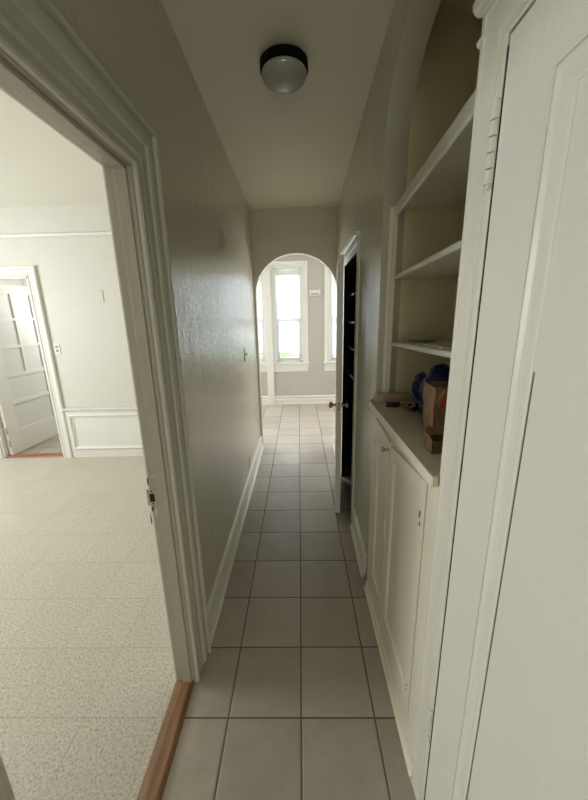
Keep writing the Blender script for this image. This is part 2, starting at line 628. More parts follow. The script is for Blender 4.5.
struct('ceiling_left', box(B(), -4.7, -0.56, -1.8, 3.80, 2.76, 2.95), M['room_ceiling'], 'warm white ceiling of the room on the left', 'ceiling')
struct('ceiling_far', box(B(), -2.6, 2.6, 3.97, 6.2, 2.76, 2.95), M['kitchen'], 'pale ceiling of the bright room beyond the arch', 'ceiling')
struct('ceiling_beyond', box(B(), -5.0, -2.62, 3.80, 6.3, 2.76, 2.95), M['room'], 'white ceiling of the room behind the panelled door', 'ceiling')

# left hall wall with the opening
bm = B()
box(bm, RX0, LX, OP1 + 0.02, 3.95, 0, ZC + 0.05)
box(bm, RX0, LX, OP0 - 0.02, OP1 + 0.02, OPZ + 0.02, ZC + 0.05)
box(bm, RX0, LX, -3.2, OP0 - 0.02, 0, ZC + 0.05)
struct('wall_left', bm, M['hall_gloss'], 'glossy cream left hallway wall reflecting the far window', 'wall')

# right hall wall: closet doorway between y=2.44 and 3.14
CD0, CD1, CDZ = 2.44, 3.14, 2.03
bm = B()


def rwall(y0, y1, z0, z1, th=0.10):
    prism(bm, [(rx(y0), y0), (rx(y0) + th, y0), (rx(y1) + th, y1), (rx(y1), y1)], 'z', z0, z1)


rwall(1.70, CD0 - 0.02, 0, ZC + 0.05)
rwall(CD0 - 0.02, CD1 + 0.006, CDZ + 0.02, ZC + 0.05)
rwall(CD1 + 0.006, 3.95, 0, ZC + 0.05, 0.03)
struct('wall_right', bm, M['hall_gloss'], 'glossy cream right hallway wall around the closet doorway', 'wall')

# arch wall over the niche (elliptical head) and the niche lining
NX0, NX1 = 0.395, 0.495
NB = 0.76            # back of niche
ay0, ay1, azs, aa, ab = 0.80, 1.70, 2.37, 0.45, 0.29
bm = B()
t = bmesh.new()
NS = 28
loF, loB, hiF, hiB = [], [], [], []
for i in range(NS + 1):
    a = math.pi * i / NS
    y = (ay0 + ay1) / 2 + aa * math.cos(a)
    z = azs + ab * math.sin(a)
    loF.append(t.verts.new((NX0, y, z)))
    loB.append(t.verts.new((NX1, y, z)))
    hiF.append(t.verts.new((NX0, y, 2.84)))
    hiB.append(t.verts.new((NX1, y, 2.84)))
for i in range(NS):
    t.faces.new((loF[i], loF[i + 1], hiF[i + 1], hiF[i]))
    t.faces.new((loB[i], hiB[i], hiB[i + 1], loB[i + 1]))
    t.faces.new((loF[i], loB[i], loB[i + 1], loF[i + 1]))
    t.faces.new((hiF[i], hiF[i + 1], hiB[i + 1], hiB[i]))
t.faces.new((loF[0], hiF[0], hiB[0], loB[0]))
t.faces.new((loF[-1], loB[-1], hiB[-1], hiF[-1]))
bmesh.ops.recalc_face_normals(t, faces=t.faces[:])
merge(bm, t)
struct('wall_niche_arch', bm, M['hall_gloss'], 'arched head of the shelf niche high on the right', 'wall')
bm = B()
box(bm, NB, NB + 0.05, 0.72, 1.78, 0, 2.9)           # back
box(bm, rx(1.7) + 0.10, NB, 1.70, 1.78, 0, 2.9)      # far side
box(bm, 0.43, NB, 0.72, 0.80, 0, 2.9)                # near side
struct('wall_niche', bm, M['niche'], 'dim back and sides of the built-in shelf niche', 'wall')

# near right wall around the big white door, and the hall behind the camera
D1Y0, D1Y1, D1Z = -0.05, 0.735, 2.10
PX = 0.385           # face of the wall round the big door
bm = B()
box(bm, 0.43, 0.53, D1Y1 + 0.005, 0.80, 0, 2.9)
box(bm, PX + 0.01, 0.53, D1Y0 - 0.02, 0.80, D1Z + 0.02, 2.9)
box(bm, PX + 0.01, 0.53, -3.2, D1Y0 - 0.01, 0, 2.9)
struct('wall_right_near', bm, M['hall'], 'cream wall around the big white door at the right edge', 'wall')
struct('wall_behind_door', box(B(), 0.56, 0.6, -0.2, 0.72, 0, 2.9), M['dark_hole'], 'dark closet back behind the big white door', 'wall')
bm = B()
box(bm, -0.6, 0.53, -3.3, -3.2, 0, 2.9)
struct('wall_back', bm, M['hall'], 'cream end of the hallway behind the viewer', 'wall')

# end wall with the arch
AC, AR, AZ, ABH = -0.022, 0.463, 1.86, 0.428
bm = B()
t = bmesh.new()
YA0, YA1 = 3.95, 4.05
prof = [(-AR + AC, 0.0)]
for i in range(41):
    a = math.pi * (1 - i / 40)
    prof.append((AC + AR * math.cos(a), AZ + ABH * math.sin(a)))
prof.append((AC + AR, 0.0))
outer = []
for i, (x, z) in enumerate(prof):
    if i == 0 or i == len(prof) - 1:
        outer.append((-0.62 if i == 0 else 0.62, 0.0))
    else:
        s = (i - 1) / 40.0
        outer.append((-0.62 + 1.24 * s, 2.9))
fi = [t.verts.new((x, YA0, z)) for x, z in prof]
fo = [t.verts.new((x, YA0, z)) for x, z in outer]
bi = [t.verts.new((x, YA1, z)) for x, z in prof]
bo = [t.verts.new((x, YA1, z)) for x, z in outer]
for i in range(len(prof) - 1):
    t.faces.new((fi[i], fi[i + 1], fo[i + 1], fo[i]))
    t.faces.new((bi[i], bo[i], bo[i + 1], bi[i + 1]))
    t.faces.new((fi[i], bi[i], bi[i + 1], fi[i + 1]))
    t.faces.new((fo[i], fo[i + 1], bo[i + 1], bo[i]))
t.faces.new((fi[0], fo[0], bo[0], bi[0]))
t.faces.new((fi[-1], bi[-1], bo[-1], fo[-1]))
bmesh.ops.recalc_face_normals(t, faces=t.faces[:])
merge(bm, t)
struct('wall_arch', bm, M['hall'], 'cream end wall of the hallway pierced by the round arch', 'wall')

# kitchen shell
FY = 6.10
WIN = [(-1.04, -0.62), (-0.42, 0.055), (0.555, 1.03)]     # glazed openings in the far wall
WZ0, WZ1 = 0.79, 2.42
bm = B()
edges = [-2.6] + [v for w in WIN for v in w] + [2.6]
for i in range(0, len(edges), 2):
    box(bm, edges[i], edges[i + 1], FY, FY + 0.16, 0, 2.9)
for a, b in WIN:
    box(bm, a, b, FY, FY + 0.16, 0, WZ0)
    box(bm, a, b, FY, FY + 0.16, WZ1, 2.9)
struct('wall_far', bm, M['kitchen'], 'pale far wall with the tall windows beyond the arch', 'wall')
bm = B()
for s in (-1, 1):
    x0, x1 = sorted((s * 2.6, s * 2.72))
    box(bm, x0, x1, 3.95, 6.26, 0, 2.9)
box(bm, 0.62, 2.72, YA0, YA1, 0, 2.9)
box(bm, -2.5, -0.62, YA0, YA1, 0, 2.9)
struct('wall_kitchen', bm, M['kitchen'], 'pale side walls of the bright room beyond the arch', 'wall')

# left room shell
D3X0, D3X1, D3Z = -3.66, -2.90, 2.09
RY = 3.75
bm = B()
box(bm, -4.7, D3X0, RY, RY + 0.1, 0, 2.9)
box(bm, D3X1, RX0, RY, RY + 0.1, 0, 2.9)
box(bm, D3X0, D3X1, RY, RY + 0.1, D3Z, 2.9)
struct('wall_room_far', bm, M['room'], 'warm white wall of the left room behind the panelled wainscot', 'wall')
bm = B()
box(bm, -4.8, -4.7, -1.9, 3.85, 0, 2.9)
struct('wall_room_west', bm, M['room'], 'warm white solid west wall of the left room out of view', 'wall')
bm = B()
box(bm, -4.7, RX0, -1.9, -1.8, 0, 2.9)
struct('wall_room_near', bm, M['room'], 'warm white wall of the left room behind the viewer', 'wall')
bm = B()
box(bm, -5.1, -5.0, 3.80, 6.4, 0, 2.9)
box(bm, -5.0, -2.5, 6.3, 6.4, 0, 2.9)
box(bm, -2.62, -2.5, 3.85, 6.3, 0, 2.9)
struct('wall_beyond', bm, M['room'], 'white walls of the room behind the open panelled door', 'wall')

# closet interior
bm = B()
box(bm, rx(2) + 0.11, 1.25, 2.22, 2.26, 0, 2.5)
box(bm, rx(3.4) + 0.03, 1.25, 3.44, 3.48, 0, 2.5)
box(bm, 1.25, 1.29, 2.22, 3.48, 0, 2.5)
box(bm, rx(3.4) + 0.11, 1.29, 2.22, 3.48, 2.5, 2.54)
struct('wall_closet', bm, M['closet'], 'navy black inside of the hallway closet', 'wall')

# ------------------------------------------------------------------ trim
# door frame of the left opening: jamb lining + casing on both faces
bm = B()
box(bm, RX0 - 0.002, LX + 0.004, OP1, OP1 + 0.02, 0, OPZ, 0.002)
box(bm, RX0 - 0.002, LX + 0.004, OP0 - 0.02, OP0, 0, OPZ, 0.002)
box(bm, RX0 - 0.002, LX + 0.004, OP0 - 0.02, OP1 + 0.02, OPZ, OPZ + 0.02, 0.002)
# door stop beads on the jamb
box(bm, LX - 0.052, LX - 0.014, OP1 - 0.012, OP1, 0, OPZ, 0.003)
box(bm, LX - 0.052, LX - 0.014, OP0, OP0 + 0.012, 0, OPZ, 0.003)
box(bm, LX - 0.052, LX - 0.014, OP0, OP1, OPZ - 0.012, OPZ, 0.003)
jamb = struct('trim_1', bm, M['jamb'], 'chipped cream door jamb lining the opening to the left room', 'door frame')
bm = B()
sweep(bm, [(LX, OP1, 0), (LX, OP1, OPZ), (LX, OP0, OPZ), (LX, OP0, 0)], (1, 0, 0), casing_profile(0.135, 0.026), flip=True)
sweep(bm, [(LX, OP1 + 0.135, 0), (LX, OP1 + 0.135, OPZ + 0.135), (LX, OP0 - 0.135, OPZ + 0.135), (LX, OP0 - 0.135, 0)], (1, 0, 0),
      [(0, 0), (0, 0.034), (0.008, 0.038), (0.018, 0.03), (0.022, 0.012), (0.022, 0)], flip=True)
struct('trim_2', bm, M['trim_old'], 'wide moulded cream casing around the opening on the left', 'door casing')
bm = sweep(B(), [(RX0, OP1, 0), (RX0, OP1, OPZ), (RX0, OP0, OPZ), (RX0, OP0, 0)], (-1, 0, 0), casing_profile(0.12, 0.010))
struct('trim_3', bm, M['trim'], 'room side casing of the left opening', 'door casing')

# baseboards
BBP = [(0, 0), (0, 0.018), (0.035, 0.020), (0.06, 0.013), (0.12, 0.013), (0.13, 0.016), (0.145, 0.016), (0.16, 0.006), (0.165, 0)]
SHOE = [(0, 0), (0, 0.030), (0.014, 0.026), (0.024, 0.014), (0.024, 0)]


def base_run(bm, p0, p1, normal, shoe=True, prof=BBP):
    d = (Vector(p1) - Vector(p0)).normalized()
    fl = Vector(normal).cross(d).z < 0
    sweep(bm, [p0, p1], normal, prof, flip=fl)
    if shoe:
        sweep(bm, [p0, p1], normal, SHOE, flip=fl)


bm = B()
base_run(bm, (LX, OP1 + 0.157, 0), (LX, 3.95, 0), (1, 0, 0))
struct('baseboard_left', bm, M['trim_h'], 'tall moulded cream baseboard along the left hallway wall', 'baseboard')
nr = Vector((-1, 0.0155, 0)).normalized()
bm = B()
base_run(bm, (rx(1.78), 1.78, 0), (rx(CD0 - 0.135), CD0 - 0.135, 0), nr)
struct('baseboard_right', bm, M['trim_h'], 'short moulded baseboard between the cabinet and the closet', 'baseboard')
bm = B()
base_run(bm, (rx(CD1 + 0.135), CD1 + 0.135, 0), (rx(3.95), 3.95, 0), nr)
struct('baseboard_arch', bm, M['trim_h'], 'baseboard between the closet door and the arch', 'baseboard')
bm = B()
base_run(bm, (-0.72, FY, 0), (2.6, FY, 0), (0, -1, 0), prof=[(0, 0), (0, 0.02), (0.085, 0.022), (0.095, 0.012), (0.12, 0.012), (0.13, 0.02), (0.15, 0.016), (0.158, 0)])
struct('baseboard_far', bm, M['white_trim'], 'white baseboard under the far windows', 'baseboard')

# closet casing on the right wall
bm = B()


def rpt(y, z):
    return (rx(y), y, z)


sweep(bm, [rpt(CD0, 0), rpt(CD0, CDZ), rpt(CD1, CDZ), rpt(CD1, 0)], nr, [(0, 0), (0, 0.005), (0.004, 0.008), (0.09, 0.009), (0.10, 0.005), (0.105, 0)], flip=True)
for zz, ht, dp in ((CDZ + 0.030, 0.028, 0.030), (CDZ + 0.078, 0.034, 0.042)):
    sweep(bm, [rpt(CD0 - 0.10, zz), rpt(CD1 + 0.10, zz)], nr, [(0, 0), (0, dp * 0.6), (ht * 0.3, dp * 0.75), (ht * 0.5, dp), (ht, dp), (ht, 0)], flip=True)
struct('trim_4', bm, M['trim'], 'moulded casing around the dark closet doorway', 'door casing')
bm = B()
x0, x1 = rx(2.8) - 0.002, rx(2.8) + 0.11
box(bm, x0, x1, CD0 - 0.02, CD0, 0, CDZ)
box(bm, x0, rx(2.8) + 0.034, CD1, CD1 + 0.006, 0, CDZ)
box(bm, x0, x1, CD0 - 0.02, CD1 + 0.006, CDZ, CDZ + 0.02)
struct('trim_5', bm, M['closet'], 'near-black jamb lining of the closet doorway', 'door frame')

# casing of the big white door at the right edge
bm = B()
flat = [(0, 0), (0, 0.006), (0.004, 0.009), (0.012, 0.006), (0.022, 0.006), (0.026, 0.010), (0.074, 0.011), (0.077, 0.0135), (0.088, 0.0135), (0.093, 0.010), (0.093, 0)]
sweep(bm, [(PX, D1Y1, 0), (PX, D1Y1, D1Z), (PX, D1Y0, D1Z), (PX, D1Y0, 0)], (-1, 0, 0), flat, flip=False)
# crown ends above the head casing
for z, r, ln in ((2.215, 0.018, 0.115), (2.148, 0.008, 0.105)):
    tube(bm, [(PX - 0.008, D1Y1 + ln - 0.004, z), (PX - 0.008, D1Y0 - ln if r > 0.01 else D1Y1 + ln - 0.03, z)], r, 14)
box(bm, PX - 0.0125, PX + 0.04, D1Y0 - 0.1, D1Y1 + 0.098, D1Z + 0.09, D1Z + 0.19, 0.003)
box(bm, PX - 0.001, 0.44, D1Y1 + 0.004, D1Y1 + 0.096, 0, D1Z + 0.1)
struct('trim_6', bm, M['trim'], 'thickly painted casing of the big white door at right', 'door casing')

# left room: picture rail, wainscot, door casing
bm = B()
rail = [(0, 0), (0, 0.012), (0.012, 0.03), (0.03, 0.034), (0.04, 0.02), (0.045, 0)]
sweep(bm, [(-4.7, RY, 2.465), (RX0, RY, 2.465)], (0, -1, 0), rail, flip=False)
struct('trim_7', bm, M['white_trim'], 'thin picture rail moulding high on the left room wall', 'picture rail')
bm = B()
sweep(bm, [(D3X1, RY, 0), (D3X1, RY, D3Z), (D3X0, RY, D3Z), (D3X0, RY, 0)], (0, -1, 0), casing_profile(0.105, 0.03), flip=True)
struct('trim_8', bm, M['white_trim'], 'white casing around the panelled door in the left room', 'door casing')
bm = B()
box(bm, D3X0 - 0.02 + 0.02, D3X0 + 0.02, RY - 0.004, RY + 0.104, 0, D3Z)
box(bm, D3X1 - 0.02, D3X1, RY - 0.004, RY + 0.104, 0, D3Z)
box(bm, D3X0, D3X1, RY - 0.004, RY + 0.104, D3Z - 0.02, D3Z)
struct('trim_9', bm, M['white_trim'], 'white jamb lining behind the panelled door', 'door frame')
bm = B()
WX0 = D3X1 + 0.105
box(bm, WX0, RX0, RY - 0.012, RY, 0, 0.60)
sweep(bm, [(WX0, RY - 0.012, 0.585), (RX0, RY - 0.012, 0.585)], (0, -1, 0), [(0, 0), (0, 0.012), (0.012, 0.02), (0.02, 0.036), (0.036, 0.036), (0.036, 0)], flip=False)
for a, b in ((WX0 + 0.045, -1.72), (-1.62, RX0 - 0.12)):
    sweep(bm, [(a, RY - 0.012, 0.10), (b, RY - 0.012, 0.10), (b, RY - 0.012, 0.55), (a, RY - 0.012, 0.55)], (0, -1, 0), small_moulding(0.05, 0.022), closed=True, flip=False)
struct('trim_10', bm, M['white_trim'], 'low white panelled wainscot on the left room far wall', 'wainscot')

# ================================================================== DOORS
# big white door at the right edge
door1 = empty('door_1', (PX, D1Y1, 0), 'big white panelled door filling the right edge of the view', 'door', kind='structure')
bm = B()
DX = PX - 0.004
DY0, DY1 = D1Y0 + 0.004, D1Y1 - 0.0042
for (a, b, z0, z1) in ((DY1 - 0.135, DY1, 0.012, D1Z - 0.005), (DY0, DY0 + 0.12, 0.012, D1Z - 0.005),
                       (DY0 + 0.12, DY1 - 0.135, D1Z - 0.13, D1Z - 0.005), (DY0 + 0.12, DY1 - 0.135, 0.012, 0.22)):
    box(bm, DX, DX + 0.038, a, b, z0, z1)
box(bm, DX + 0.010, DX + 0.03, DY0 + 0.11, DY1 - 0.125, 0.2, D1Z - 0.12)
part('door_leaf', bm, M['door'], door1)
bm = B()
pa, pb, pz0, pz1 = DY0 + 0.12, DY1 - 0.135, 0.22, D1Z - 0.13
sweep(bm, [(DX + 0.010, pa, pz0), (DX + 0.010, pb, pz0), (DX + 0.010, pb, pz1), (DX + 0.010, pa, pz1)], (-1, 0, 0),
      [(0.0022, -0.003), (0.0022, 0.011), (0.008, 0.0125), (0.016, 0.009), (0.028, 0.008), (0.034, 0.003), (0.040, 0.002), (0.042, -0.003)], closed=True, flip=True)
part('panel_moulding', bm, M['door'], door1)
for yy in (pb - 0.0008, pb - 0.0425):
    rr = random.Random(int(yy * 1000))
    zz = pz0 + 0.02
    bm = B()
    left, right = [], []
    while zz < (pz1 - 0.05 if yy > pb - 0.01 else 1.58):
        w = rr.choice((0.0001, 0.0003, 0.0006, 0.0009)) * (1.0 if yy > pb - 0.01 else 0.45)
        left.append((yy - w, zz))
        right.append((yy + w * 0.6, zz))
        zz += rr.uniform(0.02, 0.07)
    prism(bm, left + right[::-1], 'x', DX - 0.0006 if yy > pb - 0.01 else DX + 0.0082, DX + 0.0105)
    part('paint_crack', bm, M['crack'], door1)
rr = random.Random(11)
zz = 0.05
left, right = [], []
while zz < D1Z - 0.006:
    w = rr.choice((0.0004, 0.0008, 0.0013, 0.0024))
    left.append((DY1 + 0.0012 - w * 0.7, zz))
    right.append((DY1 + 0.0012 + w * 0.7, zz))
    zz += rr.uniform(0.015, 0.05)
part('paint_crack', prism(B(), left + right[::-1], 'x', PX - 0.0052, PX + 0.002), M['dark_hole'], door1)
for hz0, hz1 in ((1.865, 2.0), (0.355, 0.475)):
    bm = B()
    n_ = 5
    for i in range(n_):
        a, b = hz0 + (hz1 - hz0) * i / n_, hz0 + (hz1 - hz0) * (i + 1) / n_ - 0.003
        tube(bm, [(PX - 0.010, D1Y1 + 0.006, a), (PX - 0.010, D1Y1 + 0.006, b)], 0.0085, 12)
    lathe(bm, [(0, -0.012), (0.006, -0.008), (0.005, 0)], 12, Matrix.Translation((PX - 0.010, D1Y1 + 0.006, hz0)))
    lathe(bm, [(0.005, 0), (0.006, 0.008), (0, 0.012)], 12, Matrix.Translation((PX - 0.010, D1Y1 + 0.006, hz1 - 0.003)))
    part('hinge', bm, M['trim'], door1, smooth=False)

# closet door, standing open into the hall
H = Vector((0.362, 3.125, 0.0))
E_ = Vector((0.296, 2.475, 0.0))
dv = (E_ - H)
DW = dv.length
ang = math.atan2(dv.y, dv.x)
door2 = empty('door_2', H, 'narrow painted closet door standing open into the hallway', 'door', kind='structure', rz=ang)
bm = B()       # local: x along the leaf from hinge to free edge, y thickness
T2 = 0.042
box(bm, 0.0, 0.11, -T2 / 2, T2 / 2, 0.012, CDZ - 0.006, 0.002)
box(bm, DW - 0.11, DW, -T2 / 2, T2 / 2, 0.012, CDZ - 0.006, 0.002)
box(bm, 0.11, DW - 0.11, -T2 / 2, T2 / 2, 0.012, 0.25)
box(bm, 0.11, DW - 0.11, -T2 / 2, T2 / 2, CDZ - 0.13, CDZ - 0.006)
box(bm, 0.11, DW - 0.11, -T2 / 2, T2 / 2, 0.88, 1.02)
box(bm, 0.10, DW - 0.10, -0.008, 0.008, 0.2, CDZ - 0.1)
link('door_leaf', bm, M['trim'], door2)
for s, mt in ((-1, 'brass'), (1, 'steel')):
    bm = B()
    kp = [(0.024, 0.0), (0.024, 0.004), (0.010, 0.006), (0.009, 0.022), (0.018, 0.028), (0.026, 0.036), (0.027, 0.046), (0.020, 0.055), (0, 0.058)]
    mat = Matrix.Translation((DW - 0.055, s * T2 / 2, 0.935)) @ Matrix.Rotation(-s * math.pi / 2, 4, 'X')
    lathe(bm, kp, 24, mat)
    k = link('door_knob', bm, M[mt], door2, smooth=True)
bm = box(B(), DW - 0.0005, DW + 0.0010, -0.009, 0.009, 0.90, 0.97)
box(bm, DW + 0.001, DW + 0.008, -0.006, 0.006, 0.925, 0.945, 0.001)
link('latch_plate', bm, M['brass'], door2)
for hz in (0.25, 1.75):
    bm = tube(B(), [(-0.006, T2 / 2, hz), (-0.006, T2 / 2, hz + 0.09)], 0.007, 10)
    link('hinge', bm, M['trim'], door2)

# panelled door in the left room, swung open away from the viewer
H3 = Vector((D3X0 + 0.05, 3.80, 0.0))
ang3 = math.atan2(0.74, 0.05)
door3 = empty('door_3', H3, 'white door with six small panels over two wide ones standing open', 'door', kind='structure', rz=ang3)
W3, T3, Z3 = 0.765, 0.04, 2.062
bm = B()
box(bm, 0, 0.165, -T3 / 2, T3 / 2, 0.012, Z3, 0.002)
box(bm, W3 - 0.03, W3, -T3 / 2, T3 / 2, 0.012, Z3, 0.002)
rows = [(0.012, 0.30), (0.62, 0.665), (0.955, 1.00), (1.305, 1.335), (1.635, 1.665), (1.955, Z3)]
for a, b in rows:
    box(bm, 0.165, W3 - 0.03, -T3 / 2, T3 / 2, a, b)
box(bm, 0.447, 0.479, -T3 / 2 - 0.001, T3 / 2 + 0.001, 1.0, 1.955)
link('door_leaf', bm, M['white_trim'], door3)
for (a, b, z0, z1) in ((0.165, W3 - 0.03, 0.30, 0.62), (0.165, W3 - 0.03, 0.665, 0.955)):
    link('panel', box(B(), a - 0.005, b + 0.005, -0.008, 0.008, z0 - 0.005, z1 + 0.005), M['pane_paint'], door3)
for a, b in ((0.165, 0.447), (0.479, W3 - 0.03)):
    for z0, z1 in ((1.0, 1.305), (1.335, 1.635), (1.665, 1.955)):
        link('pane', box(B(), a - 0.005, b + 0.005, -0.006, 0.006, z0 - 0.005, z1 + 0.005), M['pane_paint'], door3)
for hz in (0.12, 0.28, 1.75):
    bm = tube(B(), [(-0.008, -T3 / 2 - 0.002, hz), (-0.008, -T3 / 2 - 0.002, hz + 0.085)], 0.008, 10)
    link('hinge', bm, M['steel'], door3)

# ================================================================== WINDOWS
WLAB = ['tall window at left beyond the arch, half hidden by the boxed pipe', 'tall middle window with a white blind seen through the arch',
        'tall window at right beyond the arch, mostly behind the closet door']
BLAB = ['white slatted blind in the left far window', 'white slatted blind with bent slats in the middle far window', 'white slatted blind in the right far window beside the closet door']


def window(idx, x0, x1):
    w = empty('window_%d' % (idx + 1), ((x0 + x1) / 2, FY, WZ0), WLAB[idx], 'window', kind='structure')
    # casing, head, stool and apron
    bm = sweep(B(), [(x1, FY, WZ0), (x1, FY, WZ1), (x0, FY, WZ1), (x0, FY, WZ0)], (0, -1, 0), casing_profile(0.105, 0.028), flip=True)
    part('casing', bm, M['white_trim'], w)
    bm = box(B(), x0 - 0.12, x1 + 0.12, FY - 0.055, FY + 0.03, WZ0 - 0.03, WZ0, 0.006)
    part('sill', bm, M['white_trim'], w)
    bm = box(B(), x0 - 0.105, x1 + 0.105, FY - 0.018, FY, WZ0 - 0.175, WZ0 - 0.03, 0.004)
    part('apron', bm, M['white_trim'], w)
    bm = B()
    for a, b, c, d in ((x0, x0 + 0.022, WZ0, WZ1), (x1 - 0.022, x1, WZ0, WZ1), (x0, x1, WZ1 - 0.022, WZ1), (x0, x1, WZ0, WZ0 + 0.02)):
        box(bm, a, b, FY + 0.01, FY + 0.15, c, d)
    part('window_frame', bm, M['white_trim'], w)
    zm = (WZ0 + WZ1) / 2 - 0.06
    for k, (z0, z1, y) in enumerate(((WZ0 + 0.02, zm + 0.025, FY + 0.075), (zm - 0.025, WZ1 - 0.022, FY + 0.115))):
        bm = B()
        s = 0.042
        a, b = x0 + 0.022, x1 - 0.022
        box(bm, a, a + s, y, y + 0.035, z0, z1, 0.002)
        box(bm, b - s, b, y, y + 0.035, z0, z1, 0.002)
        box(bm, a + s, b - s, y, y + 0.035, z0, z0 + (0.06 if k == 0 else 0.045))
        box(bm, a + s, b - s, y, y + 0.035, z1 - 0.04, z1)
        sash = part('sash', bm, M['sash'], w)
        part('glass', box(B(), a + s - 0.004, b - s + 0.004, y + 0.015, y + 0.019, z0 + 0.04, z1 - 0.036), M['glass'], sash, base=w)
    return w


for i, (a, b) in enumerate(WIN):
    window(i, a, b)


def blind(idx, x0, x1):
    a, b = x0 + 0.024, x1 - 0.024
    z_low = (0.93, 0.93, 0.87)[idx]
    y = FY + 0.045
    r = empty('window_blind', ((a + b) / 2, y, z_low), BLAB[idx], 'blind', 'slatted blinds in the far windows')
    part('head_rail', box(B(), a, b, y - 0.022, y + 0.018, 2.30, 2.36, 0.003), M['white_trim'], r)
    bm = B()
    n = int((2.29 - z_low) / 0.020)
    for k in range(n):
        z = 2.29 - k * 0.020
        bend = 0.0
        tilt = 1.12 + 0.06 * random.uniform(-1, 1)
        if idx == 1 and 1.27 < z < 1.33:
            tilt = 0.5
            bend = random.uniform(-0.012, 0.012)
        sag = 0.018 * max(0, 1 - (z - z_low) / 0.35) if idx == 1 else 0
        t = bmesh.new()
        segs = 8
        pr = []
        for s in range(segs + 1):
            x = a + (b - a) * s / segs
            dz = bend * math.sin(s * 1.7) - sag * (s / segs - 0.4) * 1.3
            for q in (-1, 1):
                pr.append(t.verts.new((x, y + q * 0.0125 * math.cos(tilt), z + dz + q * 0.0125 * math.sin(tilt))))
        for s in range(segs):
            t.faces.new((pr[2 * s], pr[2 * s + 2], pr[2 * s + 3], pr[2 * s + 1]))
        merge(bm, t)
    part('slats', bm, M['blind'], r)
    part('bottom_rail', box(B(), a, b, y - 0.011, y + 0.011, z_low - 0.03, z_low - 0.012, 0.003), M['white_trim'], r)
    bm = tube(B(), [(a + 0.05, y - 0.024, 2.30), (a + 0.052, y - 0.026, 2.0), (a + 0.05, y - 0.026, 1.72)], 0.0035, 8)
    part('tilt_wand', bm, M['grey_plastic'], r)
    bm = B()
    for f in (0.22, 0.78):
        x = a + (b - a) * f
        tube(bm, [(x, y - 0.014, 2.30), (x, y - 0.014, z_low - 0.02)], 0.0012, 6)
    part('ladder_cord', bm, M['white_trim'], r)


for i, (a, b) in enumerate(WIN):
    blind(i, a, b)

# boxed-in pipe between the left and middle windows
bm = B()
box(bm, -0.60, -0.478, FY - 0.075, FY - 0.0, 0.0, 2.16, 0.003)
box(bm, -0.66, -0.478, FY - 0.085, FY, 2.16, 2.28, 0.004)
box(bm, -0.62, -0.478, FY - 0.08, FY, 2.28, 2.42, 0.004)
struct('trim_11', bm, M['white_trim'], 'white boxed-in pipe column left of the middle far window', 'pipe box')

# garden outside
struct('ground', box(B(), -4, 4, 6.3, 16, -0.5, -0.4), M['lawn'], 'lawn outside the far windows', 'ground')
sh = empty('garden_shrub', (-0.2, 8.2, -0.4), 'yellow-green shrub glimpsed under the middle far blind', 'shrub')
bm = B()
t = bmesh.new()
bmesh.ops.create_icosphere(t, subdivisions=4, radius=1.0)
for v in t.verts:
    n_ = noise.noise(v.co * 3.1) * 0.25 + noise.noise(v.co * 9.0) * 0.12
    v.co = Vector((v.co.x * 1.5, v.co.y * 0.7, v.co.z * 0.55)) * (1 + n_) + Vector((-0.2, 8.2, 0.35))
merge(bm, t)
for k in range(260):
    a, h = random.uniform(0, 2 * math.pi), random.uniform(-0.2, 0.9)
    c = Vector((-0.2 + 1.55 * math.cos(a) * math.sqrt(1 - h * h * 0.9), 8.2 + 0.75 * math.sin(a), 0.35 + 0.6 * h))
    t = bmesh.new()
    vs = [t.verts.new(p) for p in ((0, 0, 0), (0.04, 0.01, 0.05), (0, 0.0, 0.12), (-0.04, -0.01, 0.05))]
    t.faces.new(vs)
    merge(bm, t, Matrix.Translation(c) @ Matrix.Rotation(random.uniform(0, 6.28), 4, 'Z') @ Matrix.Rotation(random.uniform(-0.8, 0.8), 4, 'X'))
part('foliage', bm, M['leaf'], sh)
bm = B()
for k in range(5):
    tube(bm, [(-0.2 + 0.2 * (k - 2) * 0.3, 8.2, -0.4), (-0.2 + 0.35 * (k - 2), 8.2, 0.2)], [0.03, 0.015], 8)
part('stem', bm, M['raw'], sh)

# ================================================================== THRESHOLDS
bm = B()
prism(bm, [(-0.597, 0.0), (-0.590, 0.012), (-0.560, 0.018), (-0.522, 0.018), (-0.512, 0.011), (-0.508, 0.0)], 'y', OP0 - 0.0, OP1 - 0.0)
tag(link('door_threshold', bm, M['redwood']), 'worn reddish wooden threshold strip between vinyl and tile floors', 'threshold')
bm = prism(B(), [(RY - 0.02, 0.0), (RY - 0.01, 0.014), (RY + 0.09, 0.014), (RY + 0.1, 0.0)], 'x', D3X0 + 0.02, D3X1 - 0.02)
tag(link('door_threshold', bm, M['redwood_x']), 'red-brown wooden threshold under the open panelled door', 'threshold')

# ================================================================== BUILT-IN CABINET
cab = empty('base_cabinet', (0.57, 1.25, 0), 'built-in cream base cabinet with two panelled doors below the niche', 'cabinet')
CX = 0.385           # face frame plane
CT = 1.195           # top of counter
Y0c, Y1c = 0.84, 1.745
bm = B()
box(bm, CX, CX + 0.02, Y0c - 0.005, 0.925, 0.0, CT - 0.036)            # near stile
box(bm, CX, CX + 0.02, 1.615, 1.695, 0.0, CT - 0.036)
box(bm, CX, CX + 0.02, 0.925, 1.615, 0.0, 0.15)
box(bm, CX, CX + 0.02, 0.925, 1.615, CT - 0.065, CT - 0.036)
box(bm, CX + 0.007, CX + 0.015, 0.925, 1.615, 1.0, CT - 0.05)
box(bm, CX + 0.02, NB - 0.01, 0.81, 0.83, 0, CT - 0.036)
box(bm, CX + 0.02, NB - 0.01, 1.675, 1.693, 0, CT - 0.036)
box(bm, CX + 0.02, NB - 0.01, 0.83, 1.675, 0.10, 0.12)
part('body', bm, M['cabinet'], cab)
bm = B()
